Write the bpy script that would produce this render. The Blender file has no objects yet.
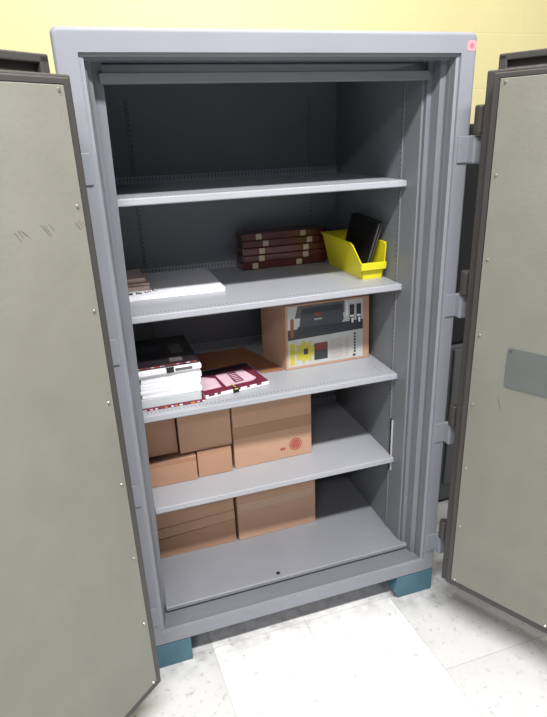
import bpy, bmesh, math, random
from mathutils import Vector, Matrix
random.seed(7)
S = bpy.context.scene
COL = S.collection

# ---------------------------------------------------------------- camera
cam_d = bpy.data.cameras.new('camera'); cam = bpy.data.objects.new('camera', cam_d); COL.objects.link(cam)
CY, CP, CR = 0.3020, 0.3765, -0.0396
fw = Vector((math.sin(CY)*math.cos(CP), math.cos(CY)*math.cos(CP), -math.sin(CP)))
rt0 = Vector((math.cos(CY), -math.sin(CY), 0)); up0 = rt0.cross(fw)
rt = rt0*math.cos(CR)+up0*math.sin(CR); up = up0*math.cos(CR)-rt0*math.sin(CR)
M4 = Matrix((rt, up, -fw)).transposed().to_4x4(); M4.translation = Vector((0.0073, -1.4306, 1.5320))
cam.matrix_world = M4
cam_d.sensor_fit = 'HORIZONTAL'; cam_d.sensor_width = 36; cam_d.lens = 566.876/547*36
cam_d.clip_start = 0.02
S.camera = cam

# ---------------------------------------------------------------- light
W = bpy.data.worlds.new('world'); S.world = W; W.use_nodes = True
bg = W.node_tree.nodes['Background']; bg.inputs[0].default_value = (0.9, 0.93, 1.0, 1); bg.inputs[1].default_value = 0.20
def area(name, loc, target, sx, sy, power, col=(1, 0.985, 0.96)):
    d = bpy.data.lights.new(name, 'AREA'); d.shape = 'RECTANGLE'; d.size = sx; d.size_y = sy; d.energy = power; d.color = col
    o = bpy.data.objects.new(name, d); COL.objects.link(o); o.location = loc
    o.rotation_euler = (Vector(target)-Vector(loc)).to_track_quat('-Z', 'Y').to_euler()
    return o
area('fluorescent_fixture_near', (0.5, -1.35, 3.2), (0.5, -1.35, 0), 2.4, 0.18, 165)
area('fluorescent_fixture_far', (-1.2, -3.4, 3.2), (-1.2, -3.4, 0), 1.3, 0.5, 60)
area('fluorescent_fixture_wall_row', (0.75, 0.35, 3.2), (0.75, 0.35, 0), 1.3, 0.22, 25)
vs = S.view_settings; vs.view_transform = 'Standard'; vs.look = 'None'; vs.gamma = 1; vs.use_curve_mapping = False
vs.exposure = 0.0

# ---------------------------------------------------------------- materials
def lin(c):
    return tuple((v/255/12.92 if v/255 <= .04045 else ((v/255+.055)/1.055)**2.4) for v in c)+(1,)
def mat(name, rgb, rough=.5, metal=0, var=.06, scale=8, bump=0.0, bscale=200, spec=.5, coat=0):
    m = bpy.data.materials.new(name); m.use_nodes = True; n = m.node_tree.nodes; l = m.node_tree.links
    p = n['Principled BSDF']; p.inputs['Roughness'].default_value = rough; p.inputs['Metallic'].default_value = metal
    p.inputs['Specular IOR Level'].default_value = spec; p.inputs['Coat Weight'].default_value = coat
    tc = n.new('ShaderNodeTexCoord')
    nz = n.new('ShaderNodeTexNoise'); nz.inputs['Scale'].default_value = scale; nz.inputs['Detail'].default_value = 5
    l.new(tc.outputs['Object'], nz.inputs['Vector'])
    mx = n.new('ShaderNodeMix'); mx.data_type = 'RGBA'
    c = lin(rgb); a = tuple(v*(1-var) for v in c[:3])+(1,); b = tuple(min(1, v*(1+var)) for v in c[:3])+(1,)
    mx.inputs['A'].default_value = a; mx.inputs['B'].default_value = b
    mr = n.new('ShaderNodeMapRange'); mr.inputs['From Min'].default_value = .3; mr.inputs['From Max'].default_value = .7
    l.new(nz.outputs['Fac'], mr.inputs['Value']); l.new(mr.outputs['Result'], mx.inputs['Factor'])
    l.new(mx.outputs['Result'], p.inputs['Base Color'])
    if bump:
        n2 = n.new('ShaderNodeTexNoise'); n2.inputs['Scale'].default_value = bscale; l.new(tc.outputs['Object'], n2.inputs['Vector'])
        bp = n.new('ShaderNodeBump'); bp.inputs['Strength'].default_value = bump; bp.inputs['Distance'].default_value = .002
        l.new(n2.outputs['Fac'], bp.inputs['Height']); l.new(bp.outputs['Normal'], p.inputs['Normal'])
    m['out'] = 1
    return m
GREY = mat('safe_grey_paint', (141, 143, 152), .42, var=.05, scale=3, bump=.15, bscale=350)
JAMB_SHADE = mat('jamb_shaded_grey', (116, 119, 125), .45, var=.05, scale=5)  # the safe's grey darkened, shade of the recessed jamb put into the colour
LINER = mat('liner_grey_paint', (124, 127, 131), .5, var=.06, scale=4)
SHELF = mat('shelf_grey_paint', (166, 168, 174), .38, var=.03, scale=5)
PAN = mat('floor_pan_paint', (138, 140, 146), .42, var=.05, scale=6)
SLOT = mat('slot_dark', (70, 72, 78), .7)
SLOTL = mat('slot_shelf', (118, 120, 128), .7)
BLACKGAP = mat('black_gap', (12, 12, 14), .8)
BRIGHT = mat('bare_steel_edge', (225, 225, 228), .35, .3)
DFRAME = mat('door_edge_paint', (68, 65, 63), .5, var=.06, scale=5, bump=.1)
DPANEL = mat('door_panel_paint', (131, 131, 121), .5, var=.05, scale=9, bump=.25, bscale=90)
PLATE = mat('cover_plate_paint', (98, 104, 102), .45, var=.06, scale=12)
STEEL = mat('screw_steel', (190, 186, 176), .3, .8)
HINGE = mat('hinge_light_paint', (142, 145, 154), .38, var=.04)
TEAL = mat('teal_paint', (74, 112, 126), .6, var=.10, scale=14, bump=.3, bscale=60)
CARD = mat('cardboard', (184, 143, 117), .85, var=.06, scale=6, bump=.2, bscale=120)
CARD2 = mat('cardboard_light', (196, 157, 131), .85, var=.06, scale=6, bump=.2, bscale=120)
CARD3 = mat('cardboard_dark', (152, 100, 72), .85, var=.08, scale=6)
TAPE = mat('clear_tape', (196, 164, 138), .18, var=.03, coat=.6)
TAPEG = mat('kraft_tape', (168, 124, 96), .4, var=.05)
REDINK = mat('red_ink', (172, 62, 56), .8)
WHITE = mat('white_paper', (240, 240, 244), .7, var=.02)
WHITE2 = mat('white_board', (240, 240, 246), .5, var=.02)
PAPERG = mat('grey_paper', (196, 200, 202), .7, var=.04)
BEIGE = mat('beige_card', (228, 202, 188), .8, var=.08, scale=20)
INK = mat('black_ink', (28, 28, 36), .6)
MAROON = mat('maroon_print', (116, 44, 66), .4, var=.12, scale=20)
PINKP = mat('pink_print', (222, 190, 204), .5, var=.08, scale=30)
ORANGE = mat('orange_print', (222, 130, 60), .5)
DARKMAG = mat('dark_magazine_cover', (40, 36, 40), .35, var=.25, scale=14)
GREYPIC = mat('grey_picture', (96, 92, 92), .4, var=.2, scale=20)
BROWNW = mat('wrapped_brown_pack', (92, 38, 34), .22, var=.15, scale=16, coat=.5, bump=.6, bscale=30)
CREAM = mat('cream_label', (202, 190, 164), .6)
YELLOW = mat('yellow_plastic', (238, 226, 40), .38, var=.03)
BLACKP = mat('black_plastic', (18, 18, 21), .3, var=.1)
LBLBG = mat('label_grey', (200, 202, 200), .4, var=.12, scale=10)
LBLDK = mat('label_dark_band', (60, 62, 66), .4, var=.2, scale=8)
DEV = mat('printed_device', (52, 55, 64), .4, var=.1)
DEV2 = mat('printed_device_front', (72, 76, 86), .4, var=.1)
YEL2 = mat('yellow_print', (206, 194, 72), .5, var=.08)
REDBR = mat('red_brown_print', (140, 70, 58), .5, var=.2, scale=40)
TXT = mat('pale_text_print', (192, 178, 172), .6)
PINK = mat('pink_sticker', (250, 150, 158), .6)
PINK2 = mat('pink_sticker_ink', (236, 104, 124), .6)
CABG = mat('charcoal_cabinet_paint', (92, 94, 96), .5)
CABB = mat('black_case', (20, 20, 22), .6)
SCUFF = mat('scuff', (92, 90, 84), .6)
SCUFF2 = mat('scuff_pale', (198, 196, 186), .6)

def wall_mat():
    m = mat('yellow_wall_paint', (228, 216, 160), .6, var=.03, scale=2)
    n = m.node_tree.nodes; l = m.node_tree.links; p = n['Principled BSDF']
    tc = n.new('ShaderNodeTexCoord'); mp = n.new('ShaderNodeMapping'); mp.inputs['Rotation'].default_value = (math.pi/2, 0, 0)
    l.new(tc.outputs['Object'], mp.inputs['Vector'])
    b = n.new('ShaderNodeTexBrick'); l.new(mp.outputs[0], b.inputs['Vector'])
    b.inputs['Color1'].default_value = b.inputs['Color2'].default_value = (1, 1, 1, 1); b.inputs['Mortar'].default_value = (0, 0, 0, 1)
    b.inputs['Scale'].default_value = 1; b.inputs['Brick Width'].default_value = .42; b.inputs['Row Height'].default_value = .21; b.inputs['Mortar Size'].default_value = .004
    b.inputs['Mortar Smooth'].default_value = 1
    bp = n.new('ShaderNodeBump'); bp.inputs['Strength'].default_value = .15; bp.inputs['Distance'].default_value = .004
    l.new(b.outputs['Color'], bp.inputs['Height']); l.new(bp.outputs['Normal'], p.inputs['Normal'])
    return m
def floor_mat():
    m = bpy.data.materials.new('vinyl_tiles'); m.use_nodes = True; n = m.node_tree.nodes; l = m.node_tree.links
    p = n['Principled BSDF']; p.inputs['Roughness'].default_value = .42
    tc = n.new('ShaderNodeTexCoord'); sp = n.new('ShaderNodeSeparateXYZ'); l.new(tc.outputs['Object'], sp.inputs[0])
    def mth(op, a, b=None, c=None):
        q = n.new('ShaderNodeMath'); q.operation = op
        for i, v in enumerate((a, b, c)):
            if v is None: continue
            if isinstance(v, (int, float)): q.inputs[i].default_value = v
            else: l.new(v, q.inputs[i])
        return q.outputs[0]
    T = .337
    xs = mth('ADD', sp.outputs[0], mth('MULTIPLY', sp.outputs[1], .05))
    u = mth('DIVIDE', mth('SUBTRACT', xs, .203), T); v = mth('DIVIDE', mth('SUBTRACT', sp.outputs[1], .018), T)
    fu = mth('FRACT', u); fv = mth('FRACT', v)
    eu = mth('MINIMUM', fu, mth('SUBTRACT', 1, fu)); ev = mth('MINIMUM', fv, mth('SUBTRACT', 1, fv))
    seam = mth('LESS_THAN', mth('MINIMUM', eu, ev), .005)
    cell = n.new('ShaderNodeCombineXYZ'); l.new(mth('FLOOR', u), cell.inputs[0]); l.new(mth('FLOOR', v), cell.inputs[1])
    wn = n.new('ShaderNodeTexWhiteNoise'); l.new(cell.outputs[0], wn.inputs['Vector'])
    # worn tile columns: the middle two are cleaner than the others
    clean = mth('MULTIPLY', mth('GREATER_THAN', u, 0), mth('LESS_THAN', u, 2))
    tone = mth('SUBTRACT', mth('ADD', .72, mth('MULTIPLY', clean, .18)), mth('MULTIPLY', wn.outputs['Value'], .06))
    nz = n.new('ShaderNodeTexNoise'); nz.inputs['Scale'].default_value = 6; nz.inputs['Detail'].default_value = 8; nz.inputs['Roughness'].default_value = .65
    l.new(tc.outputs['Object'], nz.inputs['Vector'])
    sm = n.new('ShaderNodeMapRange'); sm.inputs['From Min'].default_value = .45; sm.inputs['From Max'].default_value = .75
    sm.inputs['To Min'].default_value = 1; sm.inputs['To Max'].default_value = .84; l.new(nz.outputs['Fac'], sm.inputs['Value'])
    nf = n.new('ShaderNodeTexNoise'); nf.inputs['Scale'].default_value = 45; nf.inputs['Detail'].default_value = 6
    l.new(tc.outputs['Object'], nf.inputs['Vector'])
    sf = n.new('ShaderNodeMapRange'); sf.inputs['From Min'].default_value = .60; sf.inputs['From Max'].default_value = .72
    sf.inputs['To Min'].default_value = 1; sf.inputs['To Max'].default_value = .72; l.new(nf.outputs['Fac'], sf.inputs['Value'])
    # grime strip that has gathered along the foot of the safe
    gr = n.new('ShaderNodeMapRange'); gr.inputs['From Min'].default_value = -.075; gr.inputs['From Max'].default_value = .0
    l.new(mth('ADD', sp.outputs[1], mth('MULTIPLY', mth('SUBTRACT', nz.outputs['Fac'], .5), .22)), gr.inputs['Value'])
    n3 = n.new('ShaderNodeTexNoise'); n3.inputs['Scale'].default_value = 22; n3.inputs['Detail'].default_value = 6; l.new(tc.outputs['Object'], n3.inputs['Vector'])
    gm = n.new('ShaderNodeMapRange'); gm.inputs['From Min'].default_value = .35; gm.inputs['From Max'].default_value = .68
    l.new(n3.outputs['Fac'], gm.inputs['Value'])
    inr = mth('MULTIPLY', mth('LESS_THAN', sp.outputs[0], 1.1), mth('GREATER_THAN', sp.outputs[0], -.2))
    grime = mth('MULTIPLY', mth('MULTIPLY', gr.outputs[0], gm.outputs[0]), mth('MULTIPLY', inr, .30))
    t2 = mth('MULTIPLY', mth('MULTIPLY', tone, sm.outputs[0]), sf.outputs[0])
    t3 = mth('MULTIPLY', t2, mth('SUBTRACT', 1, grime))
    t4 = mth('MULTIPLY', t3, mth('SUBTRACT', 1, mth('MULTIPLY', seam, .22)))
    cb = n.new('ShaderNodeCombineColor'); l.new(t4, cb.inputs[0]); l.new(mth('MULTIPLY', t4, .995), cb.inputs[1]); l.new(mth('MULTIPLY', t4, .99), cb.inputs[2])
    l.new(cb.outputs[0], p.inputs['Base Color'])
    return m
WALLM = wall_mat(); FLOORM = floor_mat()

# ---------------------------------------------------------------- helpers
class MB:
    def __init__(s): s.bm = bmesh.new(); s.mats = []
    def mi(s, m):
        if m not in s.mats: s.mats.append(m)
        return s.mats.index(m)
    def hexa(s, c, m, bev=0, seg=2):
        """c: 8 corners, bottom four counter-clockwise then top four."""
        bm = bmesh.new(); v = [bm.verts.new(p) for p in c]
        for f in ((3, 2, 1, 0), (4, 5, 6, 7), (0, 1, 5, 4), (1, 2, 6, 5), (2, 3, 7, 6), (3, 0, 4, 7)): bm.faces.new([v[i] for i in f])
        bmesh.ops.recalc_face_normals(bm, faces=bm.faces)
        if bev: bmesh.ops.bevel(bm, geom=bm.edges[:], offset=bev, segments=seg, affect='EDGES', profile=.5, clamp_overlap=True)
        s._merge(bm, m); return s
    def box(s, x0, x1, y0, y1, z0, z1, m, bev=0, seg=2):
        return s.hexa([(x0, y0, z0), (x1, y0, z0), (x1, y1, z0), (x0, y1, z0), (x0, y0, z1), (x1, y0, z1), (x1, y1, z1), (x0, y1, z1)], m, bev, seg)
    def prism(s, pts, off, m, bev=0, seg=2):
        """extrude a polygon of 3-D points along off"""
        bm = bmesh.new(); a = [bm.verts.new(p) for p in pts]; b = [bm.verts.new(Vector(p)+Vector(off)) for p in pts]
        bm.faces.new(a); bm.faces.new(b[::-1]); n = len(pts)
        for i in range(n): bm.faces.new([a[i], b[i], b[(i+1) % n], a[(i+1) % n]])
        bmesh.ops.recalc_face_normals(bm, faces=bm.faces)
        if bev: bmesh.ops.bevel(bm, geom=bm.edges[:], offset=bev, segments=seg, affect='EDGES', profile=.5, clamp_overlap=True)
        s._merge(bm, m); return s
    def cyl(s, p0, p1, r, m, n=24, r2=None, bev=0):
        d = Vector(p1)-Vector(p0); bm = bmesh.new()
        bmesh.ops.create_cone(bm, cap_ends=True, segments=n, radius1=r, radius2=r if r2 is None else r2, depth=d.length)
        if bev:
            es = [e for e in bm.edges if abs(e.verts[0].co.z-e.verts[1].co.z) < 1e-6]
            bmesh.ops.bevel(bm, geom=es, offset=bev, segments=3, affect='EDGES', profile=.5)
        R = Vector((0, 0, 1)).rotation_difference(d).to_matrix().to_4x4(); R.translation = (Vector(p0)+Vector(p1))/2
        bm.transform(R); s._merge(bm, m); return s
    def _merge(s, bm, m):
        i = s.mi(m)
        for f in bm.faces: f.material_index = i; f.smooth = False
        me = bpy.data.meshes.new('t'); bm.to_mesh(me); bm.free(); s.bm.from_mesh(me); bpy.data.meshes.remove(me)
    def loops(s, L, m, close_first=True, close_last=True):
        """L: rings of four points (x,z corners BL,BR,TR,TL) at a depth each"""
        i = s.mi(m); R = [[s.bm.verts.new(p) for p in r] for r in L]
        fs = []
        for a, b in zip(R, R[1:]):
            for k in range(len(a)): fs.append(s.bm.faces.new([a[k], a[(k+1) % len(a)], b[(k+1) % len(a)], b[k]]))
        if close_first: fs.append(s.bm.faces.new(R[0][::-1]))
        if close_last: fs.append(s.bm.faces.new(R[-1]))
        for f in fs: f.material_index = i
        bmesh.ops.recalc_face_normals(s.bm, faces=s.bm.faces)
        return s
    def build(s, name, parent=None, loc=(0, 0, 0), rotz=0, smooth=False):
        me = bpy.data.meshes.new(name); s.bm.to_mesh(me); s.bm.free()
        for m in s.mats: me.materials.append(m)
        o = bpy.data.objects.new(name, me); COL.objects.link(o); o.location = loc; o.rotation_euler = (0, 0, rotz)
        if parent: o.parent = parent
        if smooth:
            for p in me.polygons: p.use_smooth = True
        return o
def tag(o, label=None, cat=None, group=None, kind=None):
    if label: o['label'] = label
    if cat: o['category'] = cat
    if group: o['group'] = group
    if kind: o['kind'] = kind
    return o
def empty(name, loc, rotz=0):
    o = bpy.data.objects.new(name, None); COL.objects.link(o); o.location = loc; o.rotation_euler = (0, 0, rotz); o.empty_display_size = .05
    return o
def dup(root, loc, rotz=None):
    r = root.copy(); COL.objects.link(r); r.location = loc
    if rotz is not None: r.rotation_euler = (0, 0, rotz)
    for ch in list(root.children):
        c = ch.copy(); COL.objects.link(c); c.parent = r
        for g in ch.children:
            d = g.copy(); COL.objects.link(d); d.parent = c
    return r
def dup_part(o, parent, loc):
    c = o.copy(); COL.objects.link(c); c.parent = parent; c.location = loc; return c

# ---------------------------------------------------------------- setting
ZF = -.095
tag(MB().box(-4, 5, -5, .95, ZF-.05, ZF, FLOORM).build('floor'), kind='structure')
tag(MB().box(-4, 5, .85, .95, ZF, 3.3, WALLM).build('wall_back'), kind='structure')

# ---------------------------------------------------------------- the safe
XW, H = 1.0435, 1.75
X0, X1, HT = -.010, 1.0475, 1.760
safe = empty('fireproof_safe', (XW/2, 0, 0))
tag(safe, 'tall grey two-door fireproof safe standing open on teal blocks against the yellow wall', 'safe')
IP = (-XW/2, 0, 0)          # parts are modelled in world coordinates
def ring(x0, x1, z0, z1, y, rb=0, xtl=None, xbl=None):
    a = x0 if xbl is None else xbl; b = x0 if xtl is None else xtl
    return [(a, y, z0), (x1, y, z0), (x1, y, z1), (b, y, z1)]
def rring(x0, x1, z0, z1, y, r, n=6):
    """ring with rounded corners"""
    P = []
    for cx, cz, a0 in ((x0+r, z0+r, 180), (x1-r, z0+r, 270), (x1-r, z1-r, 0), (x0+r, z1-r, 90)):
        for k in range(n+1):
            t = math.radians(a0+90*k/n); P.append((cx+r*math.cos(t), y, cz+r*math.sin(t)))
    return P
mb = MB(); L = []
r0 = .015
L.append(rring(X0, X1, 0, HT, .78, r0))
for k in range(6):
    t = math.pi/2*k/5; e = .009*(1-math.cos(t)); y = .009*(1-math.sin(t))
    L.append(rring(X0+e, X1-e, e, HT-e, y, r0-e*.6))
def sq(x0, x1, z0, z1, y, xt=None):     # opening ring with the same vertex count, tiny corner radius
    P = rring(x0, x1, z0, z1, y, .0015)
    if xt is not None: P = [(p[0]+(xt-x0)*((p[2]-z0)/(z1-z0)) if p[0] < .5 else p[0], p[1], p[2]) for p in P]
    return P
L += [sq(.041, 1.0, .054, 1.711, 0), sq(.041, 1.0, .054, 1.711, .008), sq(.051, .991, .057, 1.703, .010), sq(.053, .9885, .057, 1.702, .028),
      sq(.055, .9875, .0575, 1.701, .030), sq(.058, .987, .058, 1.70, .045), sq(.061, .974, .058, 1.70, .052, .066), sq(.062, .970, .058, 1.70, .084, .067),
      sq(.070, .957, .058, 1.70, .086, .091), sq(.070, .957, .058, 1.70, .118, .091)]
mb.loops(L, GREY, True, False)
ji = mb.mi(JAMB_SHADE)
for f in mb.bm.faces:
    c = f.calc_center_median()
    if .009 < c.y < .2 and .03 < c.x < 1.01 and .05 < c.z < 1.72: f.material_index = ji  # recessed jamb faces take the shade-darkened grey
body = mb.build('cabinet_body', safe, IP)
# inner liner: an open-fronted box with wall thickness
mb = MB()
mb.box(.06, .0715, .1, .70, .05, 1.715, LINER)             # left
mb.box(.951, .968, .1, .70, .05, 1.715, LINER, .0015)        # right
mb.box(.06, .968, .688, .70, .05, 1.715, LINER)             # back
mb.box(.06, .968, .1, .70, 1.70, 1.715, LINER)              # roof
liner = mb.build('inner_liner', safe, IP)
MB().box(.082, .956, .072, .104, 1.655, 1.678, LINER, .002).build('header_bar', safe, IP)
mb = MB().prism([(.068, .070, .0675), (.068, .070, .079), (.068, .073, .082), (.068, .688, .082), (.068, .688, .0675)], (.903, 0, 0), PAN, .0008)
fp = mb.build('floor_pan', safe, IP)
MB().cyl((.468, .094, .0815), (.468, .094, .0835), .0075, SLOT).cyl((.468, .094, .0832), (.468, .094, .0842), .0055, BLACKGAP).build('bolt_hole', safe, IP)
# slotted uprights
def pilaster_x(x, y, sgn):
    m = MB().box(min(x, x+sgn*.004), max(x, x+sgn*.004), y-.007, y+.007, .09, 1.668, LINER, .0012)
    z = .105
    while z < 1.655:
        m.box(min(x+sgn*.0035, x+sgn*.0044), max(x+sgn*.0035, x+sgn*.0044), y-.0016, y+.0016, z, z+.009, SLOT); z += .0165
    return m.build('upright_strip', safe, IP)
def pilaster_y(x, y):
    m = MB().box(x-.007, x+.007, y-.004, y, .09, 1.656, LINER, .0012)
    z = .105
    while z < 1.645:
        m.box(x-.0016, x+.0016, y-.0044, y-.0035, z, z+.009, SLOT); z += .0165
    return m.build('upright_strip', safe, IP)
pilaster_x(.951, .197, -1); pilaster_x(.0715, .197, 1); pilaster_y(.189, .688); pilaster_y(.841, .688)
MB().box(.9455, .9508, .1775, .1885, .346, .558, BLACKGAP).box(.9455, .9508, .1755, .1775, .348, .558, BRIGHT).build('keyhole_slot', safe, IP)
# shelves
SH = [1.368, 1.0434, .7262, .3909]
def shelf(slots=True):
    m = MB()
    m.prism([(.080, .158, .003), (.080, .160, .018), (.080, .163, .020), (.080, .683, .020), (.080, .683, .0165), (.080, .172, .0165), (.080, .168, 0), (.080, .160, 0)], (.870, 0, 0), SHELF, .0006, 1)
    m.box(.080, .950, .680, .684, .018, .044, SHELF)          # upturned rear lip
    x = .095
    while x < .935:
        if slots: m.box(x, x+.0035, .1795, .1865, .0198, .0203, SLOTL)
        m.box(x, x+.0045, .6792, .6802, .026, .040, SLOTL); x += .0125
    for k in range(5 if slots else 0): m.box(.905-k*.0, .909, .20+k*.012, .205+k*.012, .0198, .0203, SLOTL)
    return m.build('shelf', safe, (IP[0], 0, SH[0]))
s0 = shelf()
for z in SH[1:3]: dup_part(s0, safe, (IP[0], 0, z))
shelf(False).location.z = SH[3]
# price sticker on the top right corner
MB().prism(rring(1.016, 1.042, 1.716, 1.740, -.0008, .006), (0, .0009, 0), PINK).cyl((1.029, -.0012, 1.728), (1.029, -.0006, 1.728), .006, PINK2).build('pink_sticker', safe, IP)
safe.children[-1]['label'] = 'small pink sticker'
# hinge leaves on the body (8) : one built per side and copied
LZ = [1.438, .990, .548, .094]
def leaf(mir):
    m = MB(); f = (lambda x: XW-x) if mir else (lambda x: x)
    def bx(a, b, *r, **k): m.box(min(f(a), f(b)), max(f(a), f(b)), *r, **k)
    bx(1.009, 1.046, -.005, .001, 0, .070, HINGE, bev=.0015)
    bx(1.041, 1.078, -.030, .006, -.003, .071, HINGE, bev=.006, seg=3)
    return m
for mir in (False, True):
    o = leaf(mir).build('hinge_leaf', safe, (IP[0], 0, LZ[0]))
    for z in LZ[1:]: dup_part(o, safe, (IP[0], 0, z))

# ---------------------------------------------------------------- doors (children of the safe)
def make_door(org, ang, s, zo, pin, side):
    """local frame: x along the door from the hinge edge, s*y away from the inside face, z up"""
    d = bpy.data.objects.new('door', None)
    door = None
    def bx(m, u0, u1, t0, t1, z0, z1, mt, bev=0, seg=2):
        y0, y1 = sorted((s*t0, s*t1)); m.box(u0, u1, y0, y1, z0, z1, mt, bev, seg)
    ca, sa = math.cos(ang), math.sin(ang)
    def loc2(x, y):
        dx, dy = x-org[0], y-org[1]; return (dx*ca+dy*sa, -dx*sa+dy*ca)
    m = MB()
    bx(m, 0, .455, 0, .045, .060, 1.652+zo, DFRAME, .003)
    bx(m, -.036, .470, .040, .092, .028, 1.662+zo, DFRAME, .004)
    bx(m, -.030, .482, .105, .135, .010, 1.702+zo, DFRAME, .004)
    bx(m, -.030, .482, .088, .108, .010, 1.668+zo, DFRAME, .002)
    bx(m, -.030, .482, .088, .108, 1.685+zo, 1.702+zo, DFRAME, .003)
    bx(m, -.030, -.008, .088, .108, .010, 1.700+zo, DFRAME, .003)
    door = m.build('door', safe, (org[0]+IP[0], org[1], 0), ang)
    m = MB(); bx(m, .0168, .4395, -.0006, .002, .0825, 1.6405+zo, BLACKGAP); m.build('panel_gap_shade', door)  # black strip painting in the shaded gap round the lining panel
    m = MB(); bx(m, .0195, .437, -.0035, .002, .085, 1.638+zo, DPANEL, .0008, 1)
    m.build('lining_panel', door)
    m = MB(); m.cyl((0, 0, 0), (0, -s*.0035, 0), .0042, STEEL, 14, .0026)
    sc = m.build('screw', door, (.033, -s*.0036, 1.630+zo))
    zs = [1.630+zo, 1.413, 1.195, .978, .759, .536, .315, .092]
    for z in zs[1:]: dup_part(sc, door, (.033, -s*.0036, z))
    for z in (1.630+zo, .092):
        for u in (.23, .331): dup_part(sc, door, (u, -s*.0036, z)) if u > .3 or side == 'L' else None
    # knuckles
    px, py = loc2(*pin)
    m = MB(); m.cyl((px, py, .076), (px, py, .150), .0165, DFRAME, 24, bev=.006)
    v = Vector((-.026, s*.098, 0)) - Vector((px, py, 0)); n = Vector((-v.y, v.x, 0)).normalized()*.0125
    p = Vector((px, py, 0)); e = p+v
    m.hexa([tuple(p-n+Vector((0, 0, .080))), tuple(e-n+Vector((0, 0, .080))), tuple(e+n+Vector((0, 0, .080))), tuple(p+n+Vector((0, 0, .080))),
            tuple(p-n+Vector((0, 0, .146))), tuple(e-n+Vector((0, 0, .146))), tuple(e+n+Vector((0, 0, .146))), tuple(p+n+Vector((0, 0, .146)))], DFRAME, .004)
    k = m.build('hinge_knuckle', door, (0, 0, LZ[0]-.003))
    for z in LZ[1:]: dup_part(k, door, (0, 0, z-.003))
    return door
dl = make_door((.016, -.178), math.radians(-139.9), -1, -.006, (-.008, -.034), 'L')
dr = make_door((1.0095, -.1256), math.radians(-61.5), 1, 0, (1.0515, -.034), 'R')
# scuffs on the left lining
for u0, n in ((.181, 4), (.125, 4), (.047, 4)):
    m = MB()
    for k in range(n):
        u = u0-k*.006+random.uniform(-.001, .001); z = 1.386+random.uniform(-.004, .004); w = .0006; h = .018+random.uniform(-.006, .004)
        m.prism([(u, .0035, z), (u+w*2, .0035, z), (u-.010+w*2, .0035, z-h), (u-.010, .0035, z-h)], (0, .0002, 0), SCUFF)
    m.build('scuff_mark', dl)
m = MB()
m.prism([(.105, -.0035, .80), (.107, -.0035, .80), (.118, -.0035, .766), (.115, -.0035, .768)], (0, -.0002, 0), SCUFF)
m.build('scuff_mark', dr)
pl = MB().box(.117, .325, -.0055, -.003, .842, .961, PLATE, .0012)
# rounded plate
pl = MB(); P = rring(.117, .325, .842, .961, -.0055, .009); pl.prism(P, (0, .0022, 0), PLATE, .0005, 1)
pl.cyl((.127, -.0068, .951), (.127, -.005, .951), .0035, SLOT, 12)
pp = pl.build('cover_plate', dr); pp['label'] = 'smooth grey metal cover plate'

# ---------------------------------------------------------------- support blocks
def block(x0, x1, label, cut):
    pts = [(x0, 0, 0), (x0-.014*cut, 0, -.060), (x0+.006*cut, 0, ZF+.0), (x1, 0, ZF), (x1, 0, 0)]
    if not cut: pts = [(x0, 0, 0), (x0, 0, ZF), (x1, 0, ZF), (x1, 0, 0)]
    o = MB().prism([(p[0]-x0, p[1], p[2]-ZF) for p in pts], (0, .74, 0), TEAL, .002).build('support_block', None, (x0, .002, ZF))
    return tag(o, label, 'block', 'teal blocks under the safe')
block(-.012, .130, 'teal painted block under the left front corner of the safe, beside left door', 0)
block(.898, 1.044, 'teal painted block with chamfered end under the right front corner of safe', 1)

# ---------------------------------------------------------------- shelf 2 (from top): board, cards, bundles, bin
Z2, Z3, Z4, Z5 = 1.0637, .7465, .4112, .0822
bd = MB().box(0, .315, 0, .33, 0, .013, WHITE2, .001).build('foam_board', None, (.086, .333, Z2), math.radians(-1.0))
tag(bd, 'flat white board lying on the second shelf, under the small pale card stack', 'board')
m = MB()
def glyph(m, x, y, strokes):
    for (a, b, c, d) in strokes: m.box(x+a, x+b, y+c, y+d, .0129, .0135, INK)
glyph(m, .012, .030, [(0, .012, 0, .024)])
glyph(m, .034, .033, [(0, .004, 0, .026), (.006, .018, 0, .006), (.006, .018, .010, .016), (.014, .018, 0, .016), (.006, .010, 0, .024)])
glyph(m, .062, .040, [(0, .012, 0, .004), (0, .004, 0, .016), (.008, .018, .014, .018), (.016, .019, .004, .018)])
glyph(m, .088, .052, [(0, .004, .0, .03), (.004, .014, .0, .003)])
m.build('handwritten_marks', bd)['label'] = 'black marker figures'
specs = [(.080, .408, 0, .088, .013, 2), (.079, .420, 0, .092, .007, -3), (.081, .430, 0, .078, .014, 1.5)]
z = Z2+.013; nm = ['bottom slab of the pale beige card stack on the white board', 'thin middle layer, jutting right, in the pale card stack on white board', 'top slab of the pale beige card stack on the white board']
for (x, y, _, w, h, a), lb in zip(specs, nm):
    o = MB().box(0, w, 0, .15, 0, h, BEIGE, .0008).build('card_stack', None, (x, y, z+.0004), math.radians(a))
    for k in range(1): pass
    tag(o, lb, 'card stack', 'pale card stack on the white board'); z += h+.0006
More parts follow.
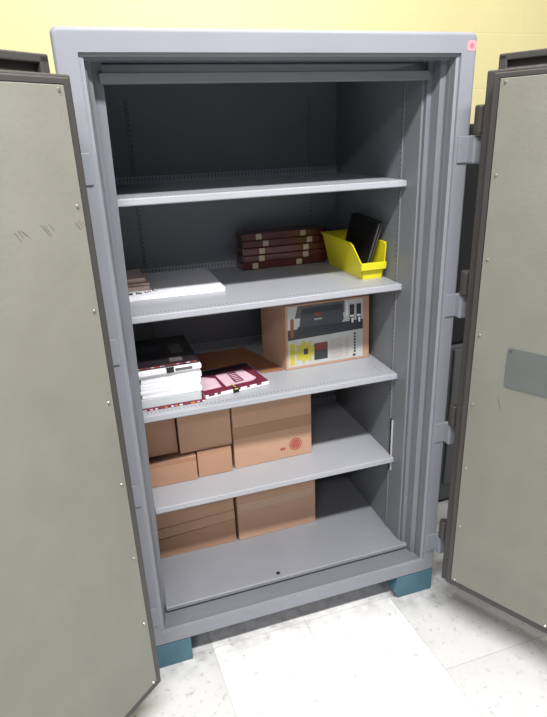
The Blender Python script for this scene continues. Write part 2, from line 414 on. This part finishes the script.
# wrapped bundles
def bundle(name='wrapped_bundle'):
    m = MB(); L, D, Hh = .335, .088, .0262
    m.box(0, L, 0, D, 0, Hh, BROWNW, .003, 2)
    o = m.build(name)
    for lx in (.062, .236):
        MB().box(lx, lx+.022, -.0008, .010, .003, .0235, CREAM, .0006, 1).build('paper_label', o)
    return o
b0 = bundle(); z = Z2+.0005
bl = ['bottom wrapped red-brown pack of the pile beside the yellow bin', 'second wrapped red-brown pack from the bottom of the pile beside yellow bin', 'middle wrapped red-brown pack of the five-high pile on second shelf', 'fourth wrapped red-brown pack up, just under the top one', 'topmost wrapped red-brown pack of the pile beside the yellow bin']
off = [-.021, .0, .002, .015, -.007]
for k in range(5):
    o = b0 if k == 0 else dup(b0, (0, 0, 0))
    o.location = (.532+off[k]*.2, .583+abs(off[k])*.2, z); o.rotation_euler = (0, 0, 0)
    for c in o.children: c.location = (off[k], 0, 0)
    tag(o, bl[k], 'wrapped pack', 'red-brown wrapped packs on the second shelf'); z += .0268

# yellow bin: open hopper bin built as a shell
bx0 = (.855, .25)
bn = empty('storage_bin', (.895, .40, Z2)); tag(bn, 'yellow plastic hopper bin holding black cases on the second shelf', 'bin')
def wp(x, y, z): return (x-.895, y-.40, z)
m = MB(); th = .003; Hb = .120
B = dict(x0=.862, x1=.935, y0=.268, y1=.548); T = dict(x0=.838, x1=.945, y0=.246, y1=.562)
def lp(zf):  # footprint at height fraction
    return [B[k]+(T[k]-B[k])*zf for k in ('x0', 'x1', 'y0', 'y1')]
m.hexa([wp(B['x0'], B['y0'], 0), wp(B['x1'], B['y0'], 0), wp(B['x1'], B['y1'], 0), wp(B['x0'], B['y1'], 0),
        wp(B['x0'], B['y0'], th), wp(B['x1'], B['y0'], th), wp(B['x1'], B['y1'], th), wp(B['x0'], B['y1'], th)], YELLOW)
def side(left):
    sx = 'x0' if left else 'x1'; dx = th if left else -th
    def xx(zf): return B[sx]+(T[sx]-B[sx])*zf
    def yy(zf, front): k = 'y0' if front else 'y1'; return B[k]+(T[k]-B[k])*zf
    zf1 = .48
    P = [wp(xx(0), yy(0, 1), 0), wp(xx(zf1), yy(zf1, 1), Hb*zf1), wp(xx(.93), yy(1, 1)+(.055 if left else .012), Hb*.93), wp(xx(1), yy(1, 1)+(.075 if left else .03), Hb),
         wp(xx(1), yy(1, 0), Hb), wp(xx(0), yy(0, 0), 0)]
    m.prism(P, (dx, 0, 0), YELLOW, .0006, 1)
    # outward rim along the top
    ry = yy(1, 1)+(.06 if left else .02)
    xo = xx(1)
    m.box(min(xo, xo-dx)-.895+0, max(xo, xo-dx)-.895, ry-.40, yy(1, 0)-.40, Hb-.006, Hb+.001, YELLOW, .0008, 1)
side(True); side(False)
a0, a1, c0, c1 = lp(0); 
zf1 = .48; e = lp(zf1)
m.prism([wp(a0, c0, 0), wp(a1, c0, 0), wp(e[1], e[2], Hb*zf1), wp(e[0], e[2], Hb*zf1)], (0, th, 0), YELLOW, .0005, 1)     # front
m.hexa([wp(e[0]-.001, e[2]-.007, Hb*.28), wp(e[1]+.001, e[2]-.007, Hb*.28), wp(e[1]+.001, e[2]+.003, Hb*.28), wp(e[0]-.001, e[2]+.003, Hb*.28),
        wp(e[0]-.001, e[2]-.010, Hb*zf1), wp(e[1]+.001, e[2]-.010, Hb*zf1), wp(e[1]+.001, e[2]+.003, Hb*zf1), wp(e[0]-.001, e[2]+.003, Hb*zf1)], YELLOW, .001, 1)
m.prism([wp(B['x0'], B['y1'], 0), wp(B['x1'], B['y1'], 0), wp(T['x1'], T['y1'], Hb), wp(T['x0'], T['y1'], Hb)], (0, -th, 0), YELLOW, .0005, 1)   # back
m.box(T['x0']-.898, T['x1']-.892, T['y1']-.403, T['y1']-.394, Hb-.006, Hb+.001, YELLOW, .0008, 1)
m.build('bin_body', bn)
# black cases leaning in the bin
def case(x, y0, y1, dxt, label, cut=0):
    o = empty('black_case', (x, (y0+y1)/2, Z2+.004))
    h = y1-y0; zt = .190
    m = MB()
    c = [(0, -h/2+.02, .0), (.010, -h/2+.02, 0), (.010, h/2, 0), (0, h/2, 0)]
    t = [(dxt, -h/2, zt-.008), (dxt+.010, -h/2, zt-.008), (dxt+.010, h/2-.01, zt), (dxt, h/2-.01, zt)]
    m.hexa(c+t, BLACKP, .002); m.build('shell', o)
    m = MB(); g = .0022
    m.hexa([(g*1.6, -h/2+.018, .004), (.010-g*1.6, -h/2+.018, .004), (.010-g*1.6, -h/2+.022, .004), (g*1.6, -h/2+.022, .004),
            (dxt+g*1.6, -h/2-.0012, zt-.012), (dxt+.010-g*1.6, -h/2-.0012, zt-.012), (dxt+.010-g*1.6, -h/2+.002, zt-.012), (dxt+g*1.6, -h/2+.002, zt-.012)], GREYPIC)
    m.build('edge_strip', o)
    return tag(o, label, 'case', 'black cases in the yellow bin')
case(.868, .262, .475, .044, 'black flat case leaning in the yellow bin, the left and nearer one')
case(.884, .275, .49, .046, 'black flat case leaning in the yellow bin, against the safe wall')

# ---------------------------------------------------------------- shelf 3: paper stack, booklet, envelope, printed box
def slab(name, x, y, w, d, z, h, mt, a, bev=.0012):
    return MB().box(0, w, 0, d, 0, h, mt, bev).build(name, None, (x, y, z), math.radians(a))
z = Z3
o = slab('magazine', .078, .197, .205, .29, z+.0003, .007, MAROON, 0.5)
m = MB(); x = .006
while x < .195:
    w = random.uniform(.004, .016); m.box(x, x+w, -.0006, .002, .0012, .0058, random.choice((WHITE, WHITE, ORANGE, PINKP, REDBR)), 0); x += w+random.uniform(.004, .012)
m.build('spine_print', o); tag(o, 'maroon magazine with speckled spine at the bottom of the tall paper stack', 'magazine')
z += .0076
reams = [(.030, PAPERG, .4, -.002), (.016, WHITE, -.6, .002), (.012, WHITE, .9, -.003), (.020, WHITE, .0, .001), (.018, WHITE, -.8, .004), (.011, WHITE, 1.2, -.004)]
rl = ['grey sheaf of paper just above the bottom magazine in the tall stack', 'white paper sheaf resting directly on the grey one in the stack', 'thin white paper sheaf third up in the tall stack on third shelf',
      'thick white paper sheaf in the middle of the tall stack on third shelf', 'white paper sheaf second from top of the sheaves in tall stack', 'topmost white paper pad, jutting out under the dark magazine']
for (h, mt, a, dx), lb in zip(reams, rl):
    o = slab('paper_stack', .086+dx, .203+dx*.5, .188, .28, z, h, mt, a, .0018)
    tag(o, lb, 'paper stack', 'paper sheaves stacked on the third shelf'); z += h+.0004
# pad: open front slit of black clip
m = MB().box(0, .194, 0, .285, 0, .014, WHITE, .002); o = m.build('paper_pad', None, (.085, .193, z), math.radians(1.2))
MB().box(.085, .108, -.0012, .004, .001, .0146, INK).box(.112, .165, -.0008, .004, .004, .0125, GREYPIC).box(.085, .110, -.0, .012, .0141, .0147, INK).build('printed_tab', o)
tag(o, 'white pad with a dark printed tab, directly under the dark top magazine', 'pad'); z += .0146
o = MB().box(0, .196, 0, .275, 0, .004, DARKMAG, .001).build('magazine', None, (.080, .208, z+.0003), math.radians(1.0))
m = MB(); x = .004
while x < .188:
    w = random.uniform(.003, .014); m.box(x, x+w, .001, .006, .0038, .0044, random.choice((WHITE, MAROON, REDINK, REDINK, ORANGE, PINKP, REDBR))); x += w+random.uniform(.001, .006)
m.box(0, .196, .0085, .0115, .0038, .0043, MAROON)
m.box(.125, .165, .10, .19, .0038, .0042, GREYPIC).box(.04, .09, .14, .22, .0038, .0042, SLOT).box(.110, .150, .03, .07, .0038, .0042, GREYPIC)
m.build('cover_print', o); tag(o, 'dark magazine with red speckled edge lying on top of the tall paper stack', 'magazine')
# booklet
bk = empty('booklet', (.262, .208, Z3+.0004), math.radians(8.5)); 
tag(bk, 'open maroon booklet with pale panels and a black clip, right of the tall paper stack', 'booklet')
bx_ = .024
MB().box(bx_, .252, 0, .190, 0, .013, WHITE, .0015).build('pages', bk)
m = MB().box(bx_, .250, .001, .155, .0131, .0145, MAROON, .0004, 1)
m.box(bx_, .250, .154, .191, .0131, .0146, DARKMAG, .0004, 1)
m.prism([(.030, .035, .0146), (.094, .035, .0146), (.100, .110, .0146), (.070, .140, .0146), (.030, .145, .0146)], (0, 0, .0005), PINKP)
m.prism([(.108, .030, .0146), (.205, .030, .0146), (.225, .045, .0146), (.212, .136, .0146), (.110, .136, .0146)], (0, 0, .0005), PINKP)
m.prism([(.145, .042, .0152), (.180, .046, .0152), (.178, .130, .0152), (.150, .128, .0152)], (0, 0, .0004), MAROON)
for k in range(5): m.box(.152, .174, .052+k*.015, .058+k*.015, .0157, .0159, PINKP)
for x, w in ((.035, .02), (.065, .012), (.13, .016), (.17, .01), (.205, .018)): m.box(x, x+w, -.0006, .010, .0075, .0148, MAROON)
m.build('cover', bk)
m = MB().box(.120, .140, -.003, .010, -.0002, .0170, INK, .001).cyl((.124, -.004, .014), (.136, -.004, .014), .0018, YEL2, 10).cyl((.130, .0, .018), (.128, .03, .0182), .0014, YEL2, 8)
m.build('binder_clip', bk)['label'] = 'black binder clip'
# envelope / flat brown folder
o = MB().prism([(x-.448, y-.362, 0) for x, y in ((.515, .345), (.596, .342), (.555, .53), (.52, .62), (.31, .62), (.30, .455), (.496, .455))], (0, 0, .003), CARD3, .0008, 1).build('cardboard_sheet', None, (.448, .362, Z3+.0004), 0)
tag(o, 'flat dark brown cardboard sheet between the booklet and the printed box', 'cardboard sheet')
# printed box
o = empty('printed_box', (.76, .33, Z3)); tag(o, 'cardboard box with a printed label of a black device, on the third shelf', 'box')
def pb(x, y, z): return (x-.76, y-.33, z-Z3)
ht = .2395
m = MB(); m.hexa([pb(.604, .334, Z3), pb(.932, .340, Z3), pb(.932, .55, Z3), pb(.566, .50, Z3), pb(.604, .330, Z3+ht), pb(.924, .334, Z3+ht), pb(.924, .55, Z3+ht), pb(.566, .50, Z3+ht)], CARD2, .002)
m.build('carton', o)
m = MB()
def fr(px, py):      # point on the front face measured across and up the face
    v = py/ht; x = .604+px*((1-v)*.328+v*.320)/.324; y = (.334+.006*px/.324)*(1-v)+(.330+.004*px/.324)*v
    return (x-.76, y-.33, py)
def patch(P, mt, k): m.prism([(p[0], p[1]-.0004*k, p[2]) for p in (fr(*q) for q in P)], (0, .0003, 0), mt)
patch([(.008, .010), (.298, .010), (.298, .233), (.008, .233)], LBLBG, 1)
patch([(.008, .112), (.298, .118), (.298, .155), (.008, .150)], LBLDK, 2)
patch([(.035, .190), (.225, .190), (.225, .233), (.045, .233)], GREYPIC, 2)
patch([(.050, .150), (.205, .142), (.222, .165), (.216, .224), (.060, .226)], DEV2, 3)
patch([(.045, .128), (.200, .124), (.222, .150), (.045, .158)], DEV, 4)
patch([(.062, .222), (.214, .222), (.214, .204), (.060, .200)], DEV, 4)
patch([(.108, .190), (.134, .190), (.134, .204), (.108, .204)], REDBR, 5)
for k in range(5): patch([(.108+k*.006, .176), (.112+k*.006, .176), (.112+k*.006, .182), (.108+k*.006, .182)], LBLBG, 5)
patch([(.018, .120), (.030, .120), (.030, .190), (.018, .190)], CARD3, 3)
patch([(.231, .175), (.238, .175), (.238, .225), (.231, .225)], WHITE, 5)
for x0 in (.245, .272):
    patch([(x0, .140), (x0+.018, .140), (x0+.018, .215), (x0, .215)], DEV, 4)
    patch([(x0+.002, .168), (x0+.016, .168), (x0+.016, .176), (x0+.002, .176)], WHITE, 5)
    patch([(x0+.008, .146), (x0+.014, .146), (x0+.016, .164), (x0+.006, .164)], WHITE, 5)
# yellow burst
def burst(cx, cy, r):
    P = []
    for k in range(18):
        a = 2*math.pi*k/18; rr = r if k % 2 else r*.66; P.append((cx+rr*math.cos(a), cy+rr*math.sin(a)))
    return P
patch([(.014, .016), (.032, .016), (.032, .100), (.014, .100)], YEL2, 2)
patch(burst(.072, .062, .046), YEL2, 3)
patch([(.066, .052), (.082, .052), (.082, .074), (.066, .074)], SLOT, 4)
patch([(.106, .024), (.158, .024), (.158, .088), (.106, .088)], LBLDK, 3)
patch([(.110, .060), (.155, .060), (.155, .086), (.110, .086)], REDBR, 4)
for k in range(9): patch([(.166, .022+k*.0085), (.166+random.uniform(.042, .056), .022+k*.0085), (.215, .026+k*.0085), (.166, .026+k*.0085)], TXT, 3)
for k in range(10): patch([(.228, .022+k*.008), (.242, .022+k*.008), (.242, .026+k*.008), (.228, .026+k*.008)], TXT, 3)
for k in range(7): patch([(.262, .030+k*.0115), (.269, .030+k*.0115), (.269, .038+k*.0115), (.262, .038+k*.0115)], DEV, 3)
patch([(.258, .016), (.268, .016), (.268, .024), (.258, .024)], INK, 4)
m.build('printed_label', o)

# ---------------------------------------------------------------- cardboard boxes on shelf 4 and on the floor pan
def carton(x0, x1, y0, y1, z0, z1, label, mt=CARD, group='plain cardboard boxes', lean=0, flap=None, tape=None, bev=.0025, name='cardboard_box', a=0, taper=0):
    cx, w, d, h = (x0+x1)/2, x1-x0, y1-y0, z1-z0
    o = empty(name, (cx, y0, z0), math.radians(a))
    m = MB(); m.hexa([(-w/2, 0, 0), (w/2, 0, 0), (w/2, d, 0), (-w/2, d, 0), (-w/2, lean, h-taper), (w/2, lean, h), (w/2, d, h), (-w/2, d, h-taper)], mt, bev)
    m.build('carton', o)
    yf = lambda zz: lean*zz/h
    if flap:
        for (fx0, fx1, fz0, fz1) in flap:
            m = MB(); m.hexa([(fx0-w/2, yf(fz0)-.0035, fz0), (fx1-w/2, yf(fz0)-.0035, fz0), (fx1-w/2, yf(fz0)+.001, fz0), (fx0-w/2, yf(fz0)+.001, fz0),
                              (fx0-w/2, yf(fz1)-.0015, fz1), (fx1-w/2, yf(fz1)-.0015, fz1), (fx1-w/2, yf(fz1)+.001, fz1), (fx0-w/2, yf(fz1)+.001, fz1)], mt, .0008, 1)
            m.build('flap', o)
    if tape:
        for (tx0, tx1, tz0, tz1, tm) in tape:
            m = MB(); m.hexa([(tx0-w/2, yf(tz0)-.0008, tz0), (tx1-w/2, yf(tz0)-.0008, tz0), (tx1-w/2, yf(tz0)+.0005, tz0), (tx0-w/2, yf(tz0)+.0005, tz0),
                              (tx0-w/2, yf(tz1)-.0008, tz1), (tx1-w/2, yf(tz1)-.0008, tz1), (tx1-w/2, yf(tz1)+.0005, tz1), (tx0-w/2, yf(tz1)+.0005, tz1)], tm)
            m.build('tape', o)
    return tag(o, label, 'box')
carton(.083, .246, .284, .58, Z4, .508, 'low cardboard box at left front of fourth shelf, under the two upper boxes', CARD, taper=.012, a=0, tape=[(.0, .162, .078, .094, TAPEG)])
carton(.251, .374, .290, .58, Z4, .513, 'small cardboard box on fourth shelf, between the low left box and the stamped box', CARD, a=0)
carton(.078, .191, .315, .60, .5145, .700, 'upper left cardboard box on the fourth shelf, resting on the low box', CARD, a=0)
carton(.196, .379, .300, .60, .5145, .708, 'upper cardboard box on the fourth shelf, beside the red-stamped box', CARD2, flap=[(.0, .183, .012, .189)], a=0)
e = carton(.385, .684, .300, .60, Z4, .705, 'largest cardboard box, with a red round stamp, on the fourth shelf', CARD2, tape=[(.0, .298, .12, .165, TAPEG)], a=1.2)
m = MB()
cx, cz = .085, .052
for rr, w in ((.0245, .003), (.018, .0015)):
    n = 28
    for k in range(n):
        a0, a1 = 2*math.pi*k/n, 2*math.pi*(k+1)/n
        m.prism([(cx+rr*math.cos(a0), -.0007, cz+rr*math.sin(a0)), (cx+rr*math.cos(a1), -.0007, cz+rr*math.sin(a1)), (cx+(rr-w)*math.cos(a1), -.0007, cz+(rr-w)*math.sin(a1)), (cx+(rr-w)*math.cos(a0), -.0007, cz+(rr-w)*math.sin(a0))], (0, .0006, 0), REDINK)
for k in range(5):
    hw = (.013, .015, .016, .015, .011)[k]
    m.box(cx-hw, cx+hw, -.0007, 0, cz-.013+k*.0060, cz-.0095+k*.0060, REDINK)
for dx in (-.024, -.017, -.010): m.box(cx-.055+dx+.02, cx-.051+dx+.02, -.0007, 0, .036, .047, REDINK)
m.box(cx-.060, cx-.046, -.0007, 0, .0405, .0425, REDINK)
m.build('red_stamp', e)['label'] = 'round red printed stamp'
carton(.083, .374, .316, .62, Z5, .186, 'lower flat cardboard box at the left on the floor of the safe', CARD, taper=.022, a=-.5)
o = carton(.083, .374, .322, .62, .188, .345, 'upper cardboard box stacked at the left on the floor of the safe', CARD2, taper=0, a=-.5)
o.children[0].data.transform(Matrix.Identity(4))
MB().hexa([(-.145, -.012, -.016), (.145, -.010, .001), (.145, .004, .001), (-.145, .002, -.016), (-.145, -.003, .020), (.145, -.003, .034), (.145, .002, .034), (-.145, .002, .020)], CARD2, .001).build('flap', o)
carton(.384, .702, .314, .62, Z5, .335, 'cardboard box with a shiny tape strip, right one on the floor of safe', CARD2, tape=[(.004, .314, .128, .165, TAPE)], a=1.2)

# ---------------------------------------------------------------- things behind the safe's right side
cb = empty('filing_cabinet', (1.66, .62, ZF)); tag(cb, 'charcoal drawer cabinet by the yellow wall, glimpsed between the safe and right door', 'cabinet')
m = MB().box(-.29, .29, -.17, .21, .012, .775, CABG, .006).box(-.285, .285, -.165, .2, 0, .014, BLACKGAP); m.build('cabinet_carcass', cb)
for k, (a, b) in enumerate(((.105, .40), (.41, .765))):
    d = MB().box(-.28, .28, -.184, -.168, a, b, CABG, .004).build('drawer', cb)
    MB().box(-.06, .06, -.196, -.183, b-.06, b-.045, SLOT, .003).build('drawer_handle', d)
bb = MB().box(-.29, .29, -.14, .21, 0, .86, CABB, .012, 3).build('equipment_case', None, (1.66, .61, ZF+.776))
tag(bb, 'black case standing on the charcoal cabinet, seen between safe and right door', 'case')
